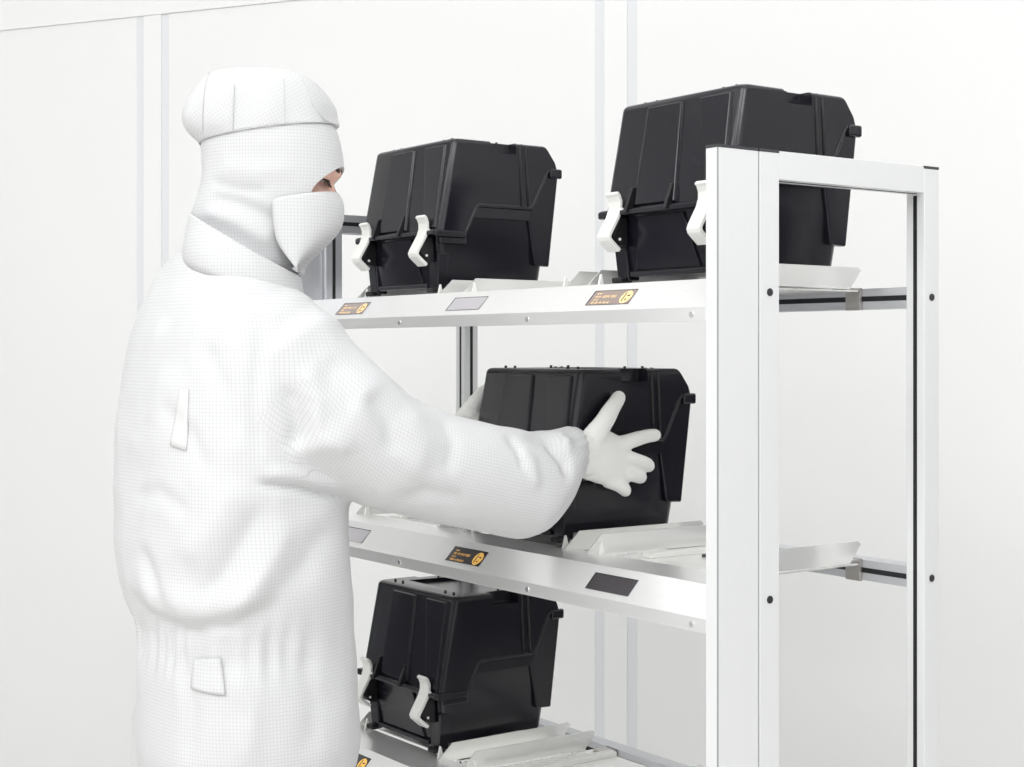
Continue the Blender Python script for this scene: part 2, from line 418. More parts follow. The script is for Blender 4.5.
# parting line in (v, c), from the front to the rear
PART = [(0.05, 0.199), (0.191, 0.199), (0.220, 0.260), (0.362, 0.260), (0.408, 0.344), (0.60, 0.344)]
def carrier():
    root = empty('wafer_carrier', (0, 0, 0), TH)
    # --- cover
    def vf(c): return 0.122 + (c - 0.199) * (0.161 - 0.122) / 0.2
    def aw(c): return 0.1625 - (c - 0.199) * 0.008
    rings = []
    for c in (0.19, 0.30, 0.39):
        rings.append(rrect(vf(c), 0.438, aw(c), c, 0.015, 5, 0.010))
    for k in range(1, 5):
        t = k * math.pi / 8; d = 0.010
        c = 0.391 + d * math.sin(t); ins = d * (1 - math.cos(t))
        rings.append(rrect(vf(0.391) + ins, 0.438 - ins, aw(0.39) - ins, c, 0.015, 5, 0.010))
    body = K_().loft(rings).mesh('cover_body')
    keep = K_().prism(PART + [(0.60, 0.60), (0.05, 0.60)], -0.3, 0.3).mesh('cut')
    me = boolean(body, keep, 'INTERSECT')
    # rear chamfer of the lid
    cut = K_().prism([(0.396, 0.43), (0.396, 0.4015), (0.402, 0.3985), (0.426, 0.367), (0.435, 0.346), (0.435, 0.33), (0.50, 0.33), (0.50, 0.43)], -0.3, 0.3).mesh('cut')
    me = boolean(me, cut, 'DIFFERENCE')
    # grip notches in the upper side edges and the sunk field of the lid
    cut = K_()
    for s in (-1, 1):
        ya, yb = (-0.30, -0.132) if s < 0 else (0.132, 0.30)
        cut.box(0.256, 0.322, ya, yb, 0.376, 0.45)
    me = boolean(me, cut.mesh('cut', 0.002), 'DIFFERENCE')
    me = boolean(me, K_().prism([(0.215, 0.11), (0.385, 0.09), (0.385, -0.09), (0.215, -0.11)], 0.394, 0.45, lambda p, a: (p[0], p[1], a)).mesh('cut'), 'DIFFERENCE')
    bm = bmesh.new(); bm.from_mesh(me)
    bmesh.ops.remove_doubles(bm, verts=bm.verts, dist=1e-5)
    bm.to_mesh(me); bm.free()
    me.polygons.foreach_set('use_smooth', [True] * len(me.polygons))
    me.set_sharp_from_angle(angle=math.radians(28))
    cover = link('cover', me, M['black'], root)
    # raised front panels left and right of the tapered channel
    def fp(a, c, h):
        return (vf(c) - h, a, c)
    def slab(quad, h, name, nm, bev=0.018):
        m = K_()
        cen = (sum(q[0] for q in quad) / 4, sum(q[1] for q in quad) / 4)
        lo = [fp(a, c, -0.004) for a, c in quad]
        hi = [fp(a + (math.copysign(0.004, cen[0] - a) if a < cen[0] else -bev), c + math.copysign(0.004, cen[1] - c), h) for a, c in quad]
        m.add(lo + hi, [(3, 2, 1, 0), (4, 5, 6, 7)] + [(i, (i + 1) % 4, 4 + (i + 1) % 4, 4 + i) for i in range(4)])
        return m.build(name, nm, cover, 0.0012)
    slab([(0.090, 0.208), (-0.034, 0.208), (-0.016, 0.3915), (0.090, 0.3915)], 0.0055, 'front_panel', M['black'])
    slab([(-0.096, 0.208), (-0.151, 0.208), (-0.138, 0.3915), (-0.048, 0.3915)], 0.0055, 'front_panel', M['black'], 0.012)
    # short fins above the front flange
    for a in (0.084, -0.022):
        m = K_()
        m.prism([(0.105, 0.199), (vf(0.2) + 0.004, 0.199), (vf(0.24) + 0.002, 0.245), (vf(0.24) - 0.008, 0.243)], a - 0.004, a + 0.004)
        m.build('fin', M['black_rib'], cover, 0.0006)
    # vertical cords down the sides
    for s in (-1, 1):
        for v0, v1 in ((0.331, 0.335), (0.347, 0.353)):
            m = K_()
            path = [(v0, s * 0.140, 0.4005), (v0, s * 0.1475, 0.400), (v0, s * (aw(0.393) - 0.0005), 0.392)] + [(v0 + (v1 - v0) * t, s * (aw(0.393 + (0.264 - 0.393) * t) + 0.0005), 0.393 + (0.264 - 0.393) * t) for t in (0.3, 0.6, 1.0)]
            m.tube(path, 0.0026, 8)
            m.build('cord', M['black_rib'], cover, smooth=True)
    # flange of the cover along the parting line
    def flange(off, r, name, parent, lo):
        for s in (-1, 1):
            m = K_()
            a = s * 0.160
            P = [(0.140, 0.199), (0.190, 0.199), (0.194, 0.205), (0.218, 0.256), (0.223, 0.260), (0.360, 0.260), (0.366, 0.265), (0.404, 0.338), (0.410, 0.344), (0.436, 0.343)]
            m.tube([(v, a, c + off) for v, c in P], r, 8)
            m.build(name, M['black'], parent, smooth=True)
    flange(0.003, 0.0045, 'side_flange', cover, False)
    m = K_()
    m.prism([(0.110, 0.196), (0.110, 0.204), (0.114, 0.207), (0.128, 0.207), (0.128, 0.196)], -0.160, 0.160)
    m.build('front_flange', M['black'], cover, 0.0015)
    for s in (-1, 1):
        K_().prism([(0.112, 0.192), (0.112, 0.206), (0.190, 0.206), (0.190, 0.192)], s * 0.150, s * 0.168).build('corner_flange', M['black'], cover, 0.004, seg=3)
    K_().box(0.425, 0.441, -0.150, 0.150, 0.336, 0.347).build('rear_flange', M['black'], cover, 0.003, seg=3)
    for s in (-1, 1):
        K_().box(0.410, 0.443, s * 0.168 - 0.012 * (s > 0), s * 0.168 + 0.012 * (s < 0), 0.331, 0.352).build('corner_flange', M['black'], cover, 0.004, seg=3)
    # studs on the lid
    for v, a in ((0.185, 0.118), (0.185, 0.086), (0.185, -0.086), (0.185, -0.118), (0.30, -0.118), (0.345, -0.118), (0.30, 0.118), (0.345, 0.118)):
        K_().cyl((v, a, 0.400), (0, 0, 1), 0.0028, 0.0055, 10).build('stud', M['black_rib'], cover)
    # --- base
    def bw(c): return 0.139 + (c - 0.10) * 0.11 if c < 0.2 else 0.150 + (c - 0.2) * 0.04
    def bf(c): return 0.140 - (c - 0.10) * 0.12 if c < 0.2 else 0.128
    def br(c): return 0.404 + (c - 0.10) * 0.11
    rings = [rrect(bf(c), br(c), bw(c), c, 0.018) for c in (0.094, 0.12, 0.16, 0.2, 0.27, 0.345)]
    body = K_().loft(rings).mesh('base_body')
    keep = K_().prism([(0.05, 0.0), (0.60, 0.0)] + PART[::-1], -0.3, 0.3).mesh('cut')
    me = boolean(body, keep, 'INTERSECT')
    bm = bmesh.new(); bm.from_mesh(me); bmesh.ops.remove_doubles(bm, verts=bm.verts, dist=1e-5); bm.to_mesh(me); bm.free()
    me.polygons.foreach_set('use_smooth', [True] * len(me.polygons)); me.set_sharp_from_angle(angle=math.radians(28))
    base = link('base', me, M['black'], root)
    for s in (-1, 1):
        # upper rail under the raised flange, and the thick rear pillar
        def sd(p, a): return (p[0], a, p[1])
        m = K_()
        m.prism([(0.190, 0.192), (0.214, 0.236), (0.228, 0.236), (0.360, 0.236), (0.366, 0.258), (0.222, 0.258), (0.193, 0.197)], s * 0.146, s * 0.1575)
        m.build('rail', M['black'], base, 0.002)
        m = K_()
        out = [(0.358, 0.238), (0.366, 0.262), (0.408, 0.342), (0.437, 0.341), (0.417, 0.138), (0.378, 0.140)]
        lo = [(v, s * 0.135, c) for v, c in out]; hi = [(v, s * (0.153 + (c - 0.138) * 0.035), c) for v, c in out]
        m.add(lo + hi, [(5, 4, 3, 2, 1, 0), (6, 7, 8, 9, 10, 11)] + [(i, (i + 1) % 6, 6 + (i + 1) % 6, 6 + i) for i in range(6)])
        m.build('pillar', M['black'], base, 0.003, seg=3)
        m = K_(); m.box(0.128, 0.195, s * 0.153 - 0.006, s * 0.153 + 0.006, 0.178, 0.194)
        m.build('ledge', M['black'], base, 0.003)
        # front corner legs and feet
        m = K_()
        m.loft([[(0.131, s * 0.1462, 0.16), (0.131, s * 0.112, 0.16), (0.160, s * 0.112, 0.16), (0.160, s * 0.1462, 0.16)],
                [(0.1345, s * 0.1365, 0.080), (0.1345, s * 0.104, 0.080), (0.160, s * 0.104, 0.080), (0.160, s * 0.1365, 0.080)]])
        m.build('corner_leg', M['black'], base, 0.003)
        K_().box(0.122, 0.150, s * 0.126 - 0.014, s * 0.126 + 0.014, 0.0762, 0.086).build('foot', M['black_rib'], base, 0.003)
        K_().box(0.375, 0.400, s * 0.115 - 0.014, s * 0.115 + 0.014, 0.0762, 0.095).build('foot', M['black_rib'], base, 0.003)
    m = K_()
    q = [(0.070, 0.192), (-0.050, 0.192), (-0.082, 0.098), (0.090, 0.098)]
    lo = [(bf(c) + 0.003, a, c) for a, c in q]; hi = [(bf(c) - 0.005, a * 0.97, c) for a, c in q]
    m.add(lo + hi, [(3, 2, 1, 0), (4, 5, 6, 7)] + [(i, (i + 1) % 4, 4 + (i + 1) % 4, 4 + i) for i in range(4)])
    m.build('front_plate', M['black'], base, 0.0012)
    K_().box(0.132, 0.142, -0.10, 0.10, 0.086, 0.096).build('lower_bar', M['black'], base, 0.002)
    # --- latches
    prof = sheet([(0.104, 0.236), (0.1095, 0.231), (0.1135, 0.221), (0.1135, 0.208), (0.1085, 0.194), (0.090, 0.163), (0.0875, 0.157), (0.0895, 0.152), (0.096, 0.146), (0.112, 0.133)], 0.0075)
    for a in (0.118, -0.118):
        l = K_().prism(prof, a - 0.0165, a + 0.0165).build('latch', M['white_plastic'], root, 0.0018, seg=3)
        K_().cyl((0.112, a - 0.0165, 0.206), (0, -1, 0), 0.0025, 0.008, 10).build('latch_pin', M['white_plastic'], l)
        b = K_().prism([(0.126, 0.196), (0.110, 0.190), (0.096, 0.158), (0.112, 0.143), (0.130, 0.140)], a - 0.016, a + 0.016)
        b.build('latch_bracket', M['black_rib'], base, 0.001)
        K_().cyl((0.110, a - 0.016, 0.153), (0, -1, 0), 0.0027, 0.0015, 12).build('latch_rivet', M['white_plastic'], base)
    return root
c0 = carrier()
def place(o, shelf, st, dv, label):
    z0 = SHELF[shelf]
    o.location = rk(BO[0] + dv, st, z0 + BO[2])
    o['label'] = label; o['category'] = 'carrier'; o['group'] = 'black carriers on the rack'
place(c0, 'top', 1.128, 0.0, 'black plastic carrier box on the top shelf beside the hooded head')
c1 = copy_tree(c0); place(c1, 'top', 0.292, 0.024, 'black plastic carrier box on the top shelf behind the right rack post')
c2 = copy_tree(c0); place(c2, 'middle', 0.696, 0.0, 'black plastic carrier box on the middle shelf held between gloved hands')
c3 = copy_tree(c0); place(c3, 'bottom', 1.116, -0.004, 'black plastic carrier box on the bottom shelf below the outstretched arm')


# ------------------------------------------------------------------ the person
def at(x, y, d):
    """point seen at pixel (x, y) of the 1024 x 767 frame, d metres in front of the camera"""
    return Vector(((x - 512) / FPX * d, d, EYE - (y - 350) / FPX * d))

def fabric(name, rgb, line, pitch=0.0054, width=0.17, rough=0.75):
    m = bpy.data.materials.new(name); m.use_nodes = True
    nt = m.node_tree; b = nt.nodes['Principled BSDF']; L = nt.links.new
    b.inputs['Roughness'].default_value = rough
    b.inputs['Specular IOR Level'].default_value = 0.2
    b.inputs['Sheen Weight'].default_value = 0.1
    uv = nt.nodes.new('ShaderNodeUVMap')
    sep = nt.nodes.new('ShaderNodeSeparateXYZ'); L(uv.outputs['UV'], sep.inputs[0])
    outs = []
    for ax in ('X', 'Y'):
        d = nt.nodes.new('ShaderNodeMath'); d.operation = 'DIVIDE'; d.inputs[1].default_value = pitch; L(sep.outputs[ax], d.inputs[0])
        f = nt.nodes.new('ShaderNodeMath'); f.operation = 'FRACT'; L(d.outputs[0], f.inputs[0])
        c = nt.nodes.new('ShaderNodeMath'); c.operation = 'LESS_THAN'; c.inputs[1].default_value = width; L(f.outputs[0], c.inputs[0])
        outs.append(c)
    mx = nt.nodes.new('ShaderNodeMath'); mx.operation = 'MAXIMUM'; L(outs[0].outputs[0], mx.inputs[0]); L(outs[1].outputs[0], mx.inputs[1])
    mix = nt.nodes.new('ShaderNodeMix'); mix.data_type = 'RGBA'
    mix.inputs['A'].default_value = (*rgb, 1); mix.inputs['B'].default_value = (*line, 1)
    L(mx.outputs[0], mix.inputs['Factor']); L(mix.outputs['Result'], b.inputs['Base Color'])
    tc = nt.nodes.new('ShaderNodeTexCoord'); n = nt.nodes.new('ShaderNodeTexNoise'); n.inputs['Scale'].default_value = 26; n.inputs['Detail'].default_value = 4
    L(tc.outputs['Object'], n.inputs['Vector'])
    bp = nt.nodes.new('ShaderNodeBump'); bp.inputs['Strength'].default_value = 0.25; bp.inputs['Distance'].default_value = 0.004
    L(n.outputs['Fac'], bp.inputs['Height']); L(bp.outputs['Normal'], b.inputs['Normal'])
    return m
M['cloth'] = fabric('white_grid_fabric', (0.685, 0.685, 0.69), (0.585, 0.585, 0.60))
M['cloth_crown'] = fabric('white_grid_fabric_bias', (0.685, 0.685, 0.69), (0.60, 0.60, 0.615))
M['plain'] = material('white_cloth_plain', (0.70, 0.70, 0.70), 0.7, noise=0.01, nscale=60, bump=0.1)
M['seam'] = material('grey_seam_thread', (0.62, 0.62, 0.64), 0.8, noise=0.03)
M['glove'] = material('off_white_glove', (0.92, 0.92, 0.89), 0.6, noise=0.02, nscale=60, bump=0.3, bscale=260)
M['skin'] = material('skin', (0.86, 0.53, 0.43), 0.5, noise=0.08, nscale=50, bump=0.1, bscale=500)
M['hair'] = material('dark_brown_hair', (0.035, 0.018, 0.012), 0.6, noise=0.2)
M['eye'] = material('eye_white', (0.7, 0.68, 0.66), 0.15, noise=0.03)
M['boot'] = material('white_boot', (0.80, 0.80, 0.79), 0.5, noise=0.02)

PH = math.radians(38)
F = Vector((math.cos(PH), math.sin(PH), 0)); Rr = Vector((math.sin(PH), -math.cos(PH), 0)); UP = Vector((0, 0, 1))
G = at(232, 350, 2.47); G.z = 0
person = empty('person', G)
tag(person, 'person in white hooded cleanroom coverall, mask and gloves reaching into the rack', 'person')

def se_ring(c, A, B, fa, ra, n=40, e=2.3, up=None):
    """superellipse ring in the plane of directions fa, ra"""
    out = []
    for k in range(n):
        t = 2 * math.pi * k / n; cs, sn = math.cos(t), math.sin(t)
        x = math.copysign(abs(cs) ** (2 / e), cs) * A; y = math.copysign(abs(sn) ** (2 / e), sn) * B
        out.append(c + fa * x + ra * y)
    return out
def row(y, xl, xr, B, d, fx=F, rx=Rr, n=40, e=2.3):
    """horizontal ring whose outline spans the given pixels"""
    hw = (xr - xl) / 2 * d / FPX
    c = at((xl + xr) / 2, y, d)
    A = math.sqrt(max(1e-4, hw * hw - (B * rx.x) ** 2)) / fx.x
    return se_ring(c, A, B, fx, rx, n, e)

def world_mesh(mb, name):
    """mesh of world-space shapes, relative to the person's base"""
    mb.o = tuple(G)
    return mb.mesh(name)

torso_rows = [(770, 146, 352, .17), (740, 139, 357, .185), (700, 137, 355, .19), (665, 138, 353, .187), (640, 144, 351, .178), (622, 143, 350, .18), (600, 129, 350, .195), (575, 119, 349, .21), (540, 114, 348, .218),
    (490, 112, 346, .222), (440, 113, 344, .226), (400, 115, 341, .228), (370, 117, 337, .226), (340, 121, 331, .218), (315, 128, 322, .205), (297, 139, 311, .18)]
DT = 2.47
def tilt_ring(xb, yb, xf, yf, B, d, n=48, fx=None, rx=None, e=2.1):
    """ring that is high at the nape and low at the throat"""
    pb, pf = at(xb, yb, d), at(xf, yf, d)
    rg = row((yb + yf) / 2, xb, xf, B, d, fx, rx, n, e)
    c = (pb + pf) / 2; h = (pf.x - pb.x) / 2
    return [p + UP * ((pf.z - pb.z) / 2 * ((p.x - c.x) / h)) for p in rg]
torso = MB().loft([row(y, a, b, B, DT) for y, a, b, B in torso_rows] +
                  [tilt_ring(*q, DT, 40, F, Rr, 2.2) for q in ((151, 275, 307, 306, .162), (166, 259, 304, 298, .138), (181, 249, 301, 291, .118))])
tz = np.array([EYE - (y - 350) / FPX * DT for y, *_ in torso_rows])
tcx = np.array([((a + b) / 2 - 512) / FPX * DT for _, a, b, _ in torso_rows])

def arm_mb(pts, keep=0):
    """sleeve along pixel/distance points; the last 'keep' rings stand square to the forearm"""
    P = [at(*p[:3]) for p in pts]; R = [p[3] for p in pts]; n = 28; rings = []
    fa = (P[-keep - 1] - P[-keep - 3]).normalized() if keep else None
    for i, p in enumerate(P):
        d = (P[min(i + 1, len(P) - 1)] - P[max(i - 1, 0)]).normalized()
        if keep and i >= len(P) - keep: d = fa
        sd = d.cross(UP).normalized(); u = sd.cross(d).normalized()
        rings.append([tuple(p + sd * math.cos(2 * math.pi * k / n) * R[i] + u * math.sin(2 * math.pi * k / n) * R[i]) for k in range(n)])
    return MB().loft(rings), P, R
RA = [(262, 338, 2.42, .095), (292, 368, 2.37, .104), (335, 416, 2.375, .101), (385, 450, 2.42, .094), (440, 468, 2.47, .090), (490, 479, 2.52, .0885), (525, 485, 2.56, .088), (543, 482, 2.58, .086), (556, 473, 2.60, .075), (566, 461, 2.615, .059), (574, 456, 2.63, .049)]
arm_r, PR, RR = arm_mb(RA, 4)
LA = [(200, 335, 2.58, .09), (250, 370, 2.66, .095), (300, 420, 2.72, .088), (355, 455, 2.79, .078), (400, 462, 2.85, .068), (425, 456, 2.89, .056), (440, 444, 2.925, .044), (447, 438, 2.94, .038)]
arm_l, PL, RL = arm_mb(LA)
legs = MB()
for s, fo in ((1, 0.03), (-1, -0.03)):
    base_c = G + Rr * (0.098 * s)
    rings = []
    for z, A, B in ((0.93, .10, .075), (0.80, .125, .10), (0.72, .122, .098), (0.5, .10, .088), (0.3, .085, .078), (0.12, .07, .066), (0.06, .066, .062)):
        c = base_c + F * (fo * (1 - z / 0.9)) + F * 0.01
        rings.append(se_ring(Vector((c.x, c.y, z)), A, B, F, Rr, 28))
    legs.loft(rings)
allm = MB()
for m in (torso, arm_r, arm_l, legs):
    allm.add(m.v, m.f)
me = evaluated(world_mesh(allm, 'coverall_raw'), [('REMESH', dict(mode='VOXEL', voxel_size=0.006, use_smooth_shade=True)), ('SMOOTH', dict(factor=0.5, iterations=12))])
me.name = 'coverall'

def smoothstep(a, b, x):
    t = np.clip((x - a) / (b - a), 0, 1); return t * t * (3 - 2 * t)
def get_co(me):
    a = np.empty(len(me.vertices) * 3); me.vertices.foreach_get('co', a); return a.reshape(-1, 3)
def get_no(me):
    a = np.empty(len(me.vertices) * 3); me.vertices.foreach_get('normal', a); return a.reshape(-1, 3)
def set_co(me, a):
    me.vertices.foreach_set('co', a.reshape(-1)); me.update()

def poly_dist(q, pts):
    """distance of points q (n,k) to polyline and arc parameter"""
    best = np.full(len(q), 1e9); par = np.zeros(len(q)); seg = np.zeros(len(q), int); tt = np.zeros(len(q)); acc = 0
    for i in range(len(pts) - 1):
        a, b = np.array(pts[i], float), np.array(pts[i + 1], float); ab = b - a; L = np.linalg.norm(ab)
        t = np.clip(((q - a) @ ab) / (L * L), 0, 1); d = np.linalg.norm(q - a - t[:, None] * ab, axis=1)
        m = d < best; best[m] = d[m]; par[m] = acc + t[m] * L; seg[m] = i; tt[m] = t[m]; acc += L
    return best, par, acc, seg, tt

def stroke(co, no, pts, d, width, depth, taper=True, dmax=None):
    """press a fold line into the cloth on the side the arm is on; pts in pixels at distance d"""
    P = [(at(x, y, d).x, at(x, y, d).z) for x, y in pts]
    q = np.stack([(co[:, 0] + G.x), co[:, 2]], 1)
    dist, par, L, _, _ = poly_dist(q, P)
    w = np.exp(-(dist / width) ** 2)
    if taper:
        w = w * smoothstep(0, 0.25, par / L) * smoothstep(0, 0.25, 1 - par / L)
    w = w * np.clip(-no[:, 1] * 2.0, 0, 1)
    if dmax is not None:
        w = w * (co[:, 1] + G.y < dmax)
    co += no * (w * depth)[:, None]

co = get_co(me).copy(); no = get_no(me)
W3 = co + np.array(G)
dR, pR, LR, sR, tR = poly_dist(W3, [tuple(p) for p in PR])
rR = np.array(RR); radR = rR[sR] * (1 - tR) + rR[np.minimum(sR + 1, len(rR) - 1)] * tR
onarm = smoothstep(1.35, 1.05, dR / radR) * smoothstep(0.10, 0.16, pR)
# soft wrinkles everywhere
from mathutils import noise as mnoise
nz = np.array([mnoise.noise((p[0] * 9 + 3, p[1] * 9, p[2] * 7)) * 0.0045 + mnoise.noise((p[0] * 22, p[1] * 22 + 5, p[2] * 15)) * 0.0017 for p in co])
co += no * nz[:, None]
# gathered waist elastic on the back half
ang = np.arctan2(co @ np.array(Rr), co @ np.array(F))
zw = EYE - (637 - 350) / FPX * 2.4
gm = np.array([0.55 + 0.9 * mnoise.noise((p[0] * 14 + 9, p[1] * 14, p[2] * 9)) for p in co])
g = np.exp(-((co[:, 2] - zw) / 0.040) ** 2) * (0.08 + 0.92 * smoothstep(1.3, 1.8, np.abs(ang))) * gm * 1.7
pl = np.cos(ang * 34 + 1.5 * np.sin(ang * 7)) * 0.6 + np.cos(ang * 19 + 2) * 0.4
co += no * (g * pl * 0.0055)[:, None]
g2 = np.exp(-((co[:, 2] - zw - 0.05) / 0.04) ** 2) * smoothstep(1.3, 1.8, np.abs(ang)) * gm
co += no * (g2 * np.cos(ang * 15 + 1) * 0.004)[:, None]
me.update(); no = get_no(me)
S_ = lambda *a, **k: stroke(co, no, *a, **k)
DB = 2.36
# overhang of the bloused back above the waist
S_([(118, 590), (150, 616), (200, 624), (250, 612), (300, 590)], DB, .014, -.010)
S_([(122, 565), (160, 592), (210, 600), (262, 585), (310, 560)], DB, .024, .011)
# long folds from the armpit
S_([(275, 488), (262, 520), (235, 565), (205, 605)], DB, .018, -.010)
S_([(300, 505), (285, 545), (255, 590), (225, 618)], DB, .016, .008)
S_([(335, 515), (310, 560), (270, 600)], DB, .018, -.007)
S_([(250, 470), (225, 520), (190, 560)], DB, .022, .007)
S_([(140, 540), (155, 570), (172, 612)], DB, .012, -.007)
S_([(128, 470), (150, 420), (180, 360)], DB, .03, .006)
S_([(205, 330), (235, 390), (250, 450)], DB, .018, -.006)
S_([(150, 330), (185, 300), (230, 290)], DB, .02, -.005)
# armhole
S_([(258, 300), (262, 350), (256, 410), (264, 470)], 2.29, .012, -.005)
# sleeve
DA = 2.42
S_([(255, 480), (300, 487), (345, 504)], 2.3, .007, -.012)
S_([(262, 470), (300, 476), (345, 492)], 2.3, .010, .006)
S_([(285, 380), (300, 420), (290, 455)], 2.28, .012, -.006)
S_([(305, 360), (322, 400), (318, 440)], 2.30, .012, .006)
S_([(160, 400), (200, 430), (225, 480)], DB, .014, -.005)
S_([(125, 500), (165, 490), (205, 510)], DB, .014, -.005)
S_([(190, 640), (200, 700), (195, 760)], DB, .014, -.005)
S_([(240, 650), (260, 700), (255, 760)], DB, .018, .006)
S_([(300, 640), (318, 700), (312, 760)], DB, .016, -.005)
S_([(285, 455), (325, 440), (360, 452)], 2.3, .016, .007)
S_([(375, 385), (395, 420), (400, 455)], DA, .014, -.008)
S_([(410, 400), (425, 440), (418, 480)], DA, .018, .006)
S_([(440, 408), (455, 440), (450, 475)], DA, .012, -.006)
S_([(330, 350), (352, 400), (350, 440)], 2.34, .018, -.005)
S_([(395, 500), (430, 490), (470, 500)], DA, .014, -.006)
DW = 2.50
S_([(520, 432), (548, 440), (566, 462), (570, 485)], DW, .009, -.014)
S_([(540, 428), (560, 436), (574, 455)], DW, .008, .010)
S_([(518, 445), (532, 462), (536, 490)], DW, .009, .005)
S_([(505, 430), (520, 450), (525, 470)], DW, .007, -.006)
S_([(575, 490), (565, 515), (548, 530)], DW, .008, -.005)
# cuff gathers
gc = smoothstep(LR - 0.06, LR - 0.015, pR) * (dR < 0.12)
axis = np.array(PR[-1] - PR[-2]); axis /= np.linalg.norm(axis)
e1 = np.cross(axis, [0, 0, 1]); e1 /= np.linalg.norm(e1); e2 = np.cross(e1, axis)
rel = W3 - np.array(PR[-1]); aa = np.arctan2(rel @ e2, rel @ e1)
co += no * (gc * np.cos(aa * 22) * 0.0012)[:, None]
set_co(me, co)

def set_uv(me, fn):
    """UVs in metres: fn(face centre, points) -> (k, 2)"""
    uvl = me.uv_layers.new(name='UVMap') if not me.uv_layers else me.uv_layers[0]
    out = np.zeros((len(me.loops), 2))
    fn(me, out)
    uvl.data.foreach_set('uv', out.reshape(-1))
def wrap(a, ref):
    return ref + (a - ref + np.pi) % (2 * np.pi) - np.pi
def cover_uv(me, out):
    co = get_co(me); W = co + np.array(G)
    lv = np.empty(len(me.loops), int); me.loops.foreach_get('vertex_index', lv)
    lf = np.repeat(np.arange(len(me.polygons)), [p.loop_total for p in me.polygons])
    nf = len(me.polygons); cen = np.zeros((nf, 3)); cnt = np.bincount(lf, minlength=nf)
    for k in range(3):
        cen[:, k] = np.bincount(lf, W[lv, k], nf) / cnt
    # torso: angle round the body axis, height
    cx = np.interp(W[:, 2], tz[np.argsort(tz)], tcx[np.argsort(tz)])
    def tang(Q):
        ax = np.interp(Q[:, 2], tz[np.argsort(tz)], tcx[np.argsort(tz)])
        r = np.stack([Q[:, 0] - ax, Q[:, 1] - DT], 1)
        return np.arctan2(r @ np.array(Rr)[:2], r @ np.array(F)[:2])
    tv, tf = tang(W), tang(cen)
    out[:, 0] = wrap(tv[lv], tf[lf]) * 0.19 + 5; out[:, 1] = W[lv, 2] + 5
    for P, R in ((PR, RR), (PL, RL)):
        Pt = [tuple(p) for p in P]; R = np.array(R)
        d, par, L, sg, t = poly_dist(cen, Pt)
        rad = R[sg] * (1 - t) + R[np.minimum(sg + 1, len(R) - 1)] * t
        isarm = (d / rad < 1.25) & (par > 0.11)
        dv, pv, _, sv, tv2 = poly_dist(W, Pt)
        Pa = np.array(Pt)
        def aang(Q, seg, t):
            near = Pa[seg] * (1 - t)[:, None] + Pa[np.minimum(seg + 1, len(Pa) - 1)] * t[:, None]
            ax = Pa[-1] - Pa[1]; ax /= np.linalg.norm(ax)
            u1 = np.cross(ax, [0, 0, 1]); u1 /= np.linalg.norm(u1); u2 = np.cross(u1, ax)
            r = Q - near; return np.arctan2(r @ u2, r @ u1)
        av, af = aang(W, sv, tv2), aang(cen, sg, t)
        m = isarm[lf]
        ax = Pa[-1] - Pa[1]; ax /= np.linalg.norm(ax)
        out[m, 0] = (wrap(av[lv], af[lf]) * 0.092 + 5)[m]; out[m, 1] = ((W @ ax)[lv] + 5)[m]
set_uv(me, cover_uv)
coverall = link('coverall', me, M['cloth'], person, True)

def loft_part(name, rings, mat, parent, thick=0.0, cap=False, uvk=0.1, flip=False, sub=1, rot=0.0):
    m = MB(); m.o = tuple(G)
    m.loft([[tuple(p) for p in r] for r in rings], cap)
    me = m.mesh(name)
    mods = []
    if sub: mods.append(('SUBSURF', dict(levels=sub, render_levels=sub)))
    if thick: mods.append(('SOLIDIFY', dict(thickness=thick, offset=-1)))
    if mods: me = evaluated(me, mods)
    me.name = name
    def fn(me, out):
        co = get_co(me); lv = np.empty(len(me.loops), int); me.loops.foreach_get('vertex_index', lv)
        lf = np.repeat(np.arange(len(me.polygons)), [p.loop_total for p in me.polygons])
        c0 = co.mean(0); r = co - c0
        a = np.arctan2(r @ np.array(RH), r @ np.array(FH))
        nf = len(me.polygons); cnt = np.bincount(lf, minlength=nf)
        cen = np.stack([np.bincount(lf, r[lv, k], nf) / cnt for k in range(3)], 1)
        ac = np.arctan2(cen @ np.array(RH), cen @ np.array(FH))
        x = wrap(a[lv], ac[lf]) * uvk; y = co[lv, 2]
        out[:, 0] = x * math.cos(rot) - y * math.sin(rot) + 5; out[:, 1] = x * math.sin(rot) + y * math.cos(rot) + 5
    set_uv(me, fn)
    return link(name, me, mat, parent, True)

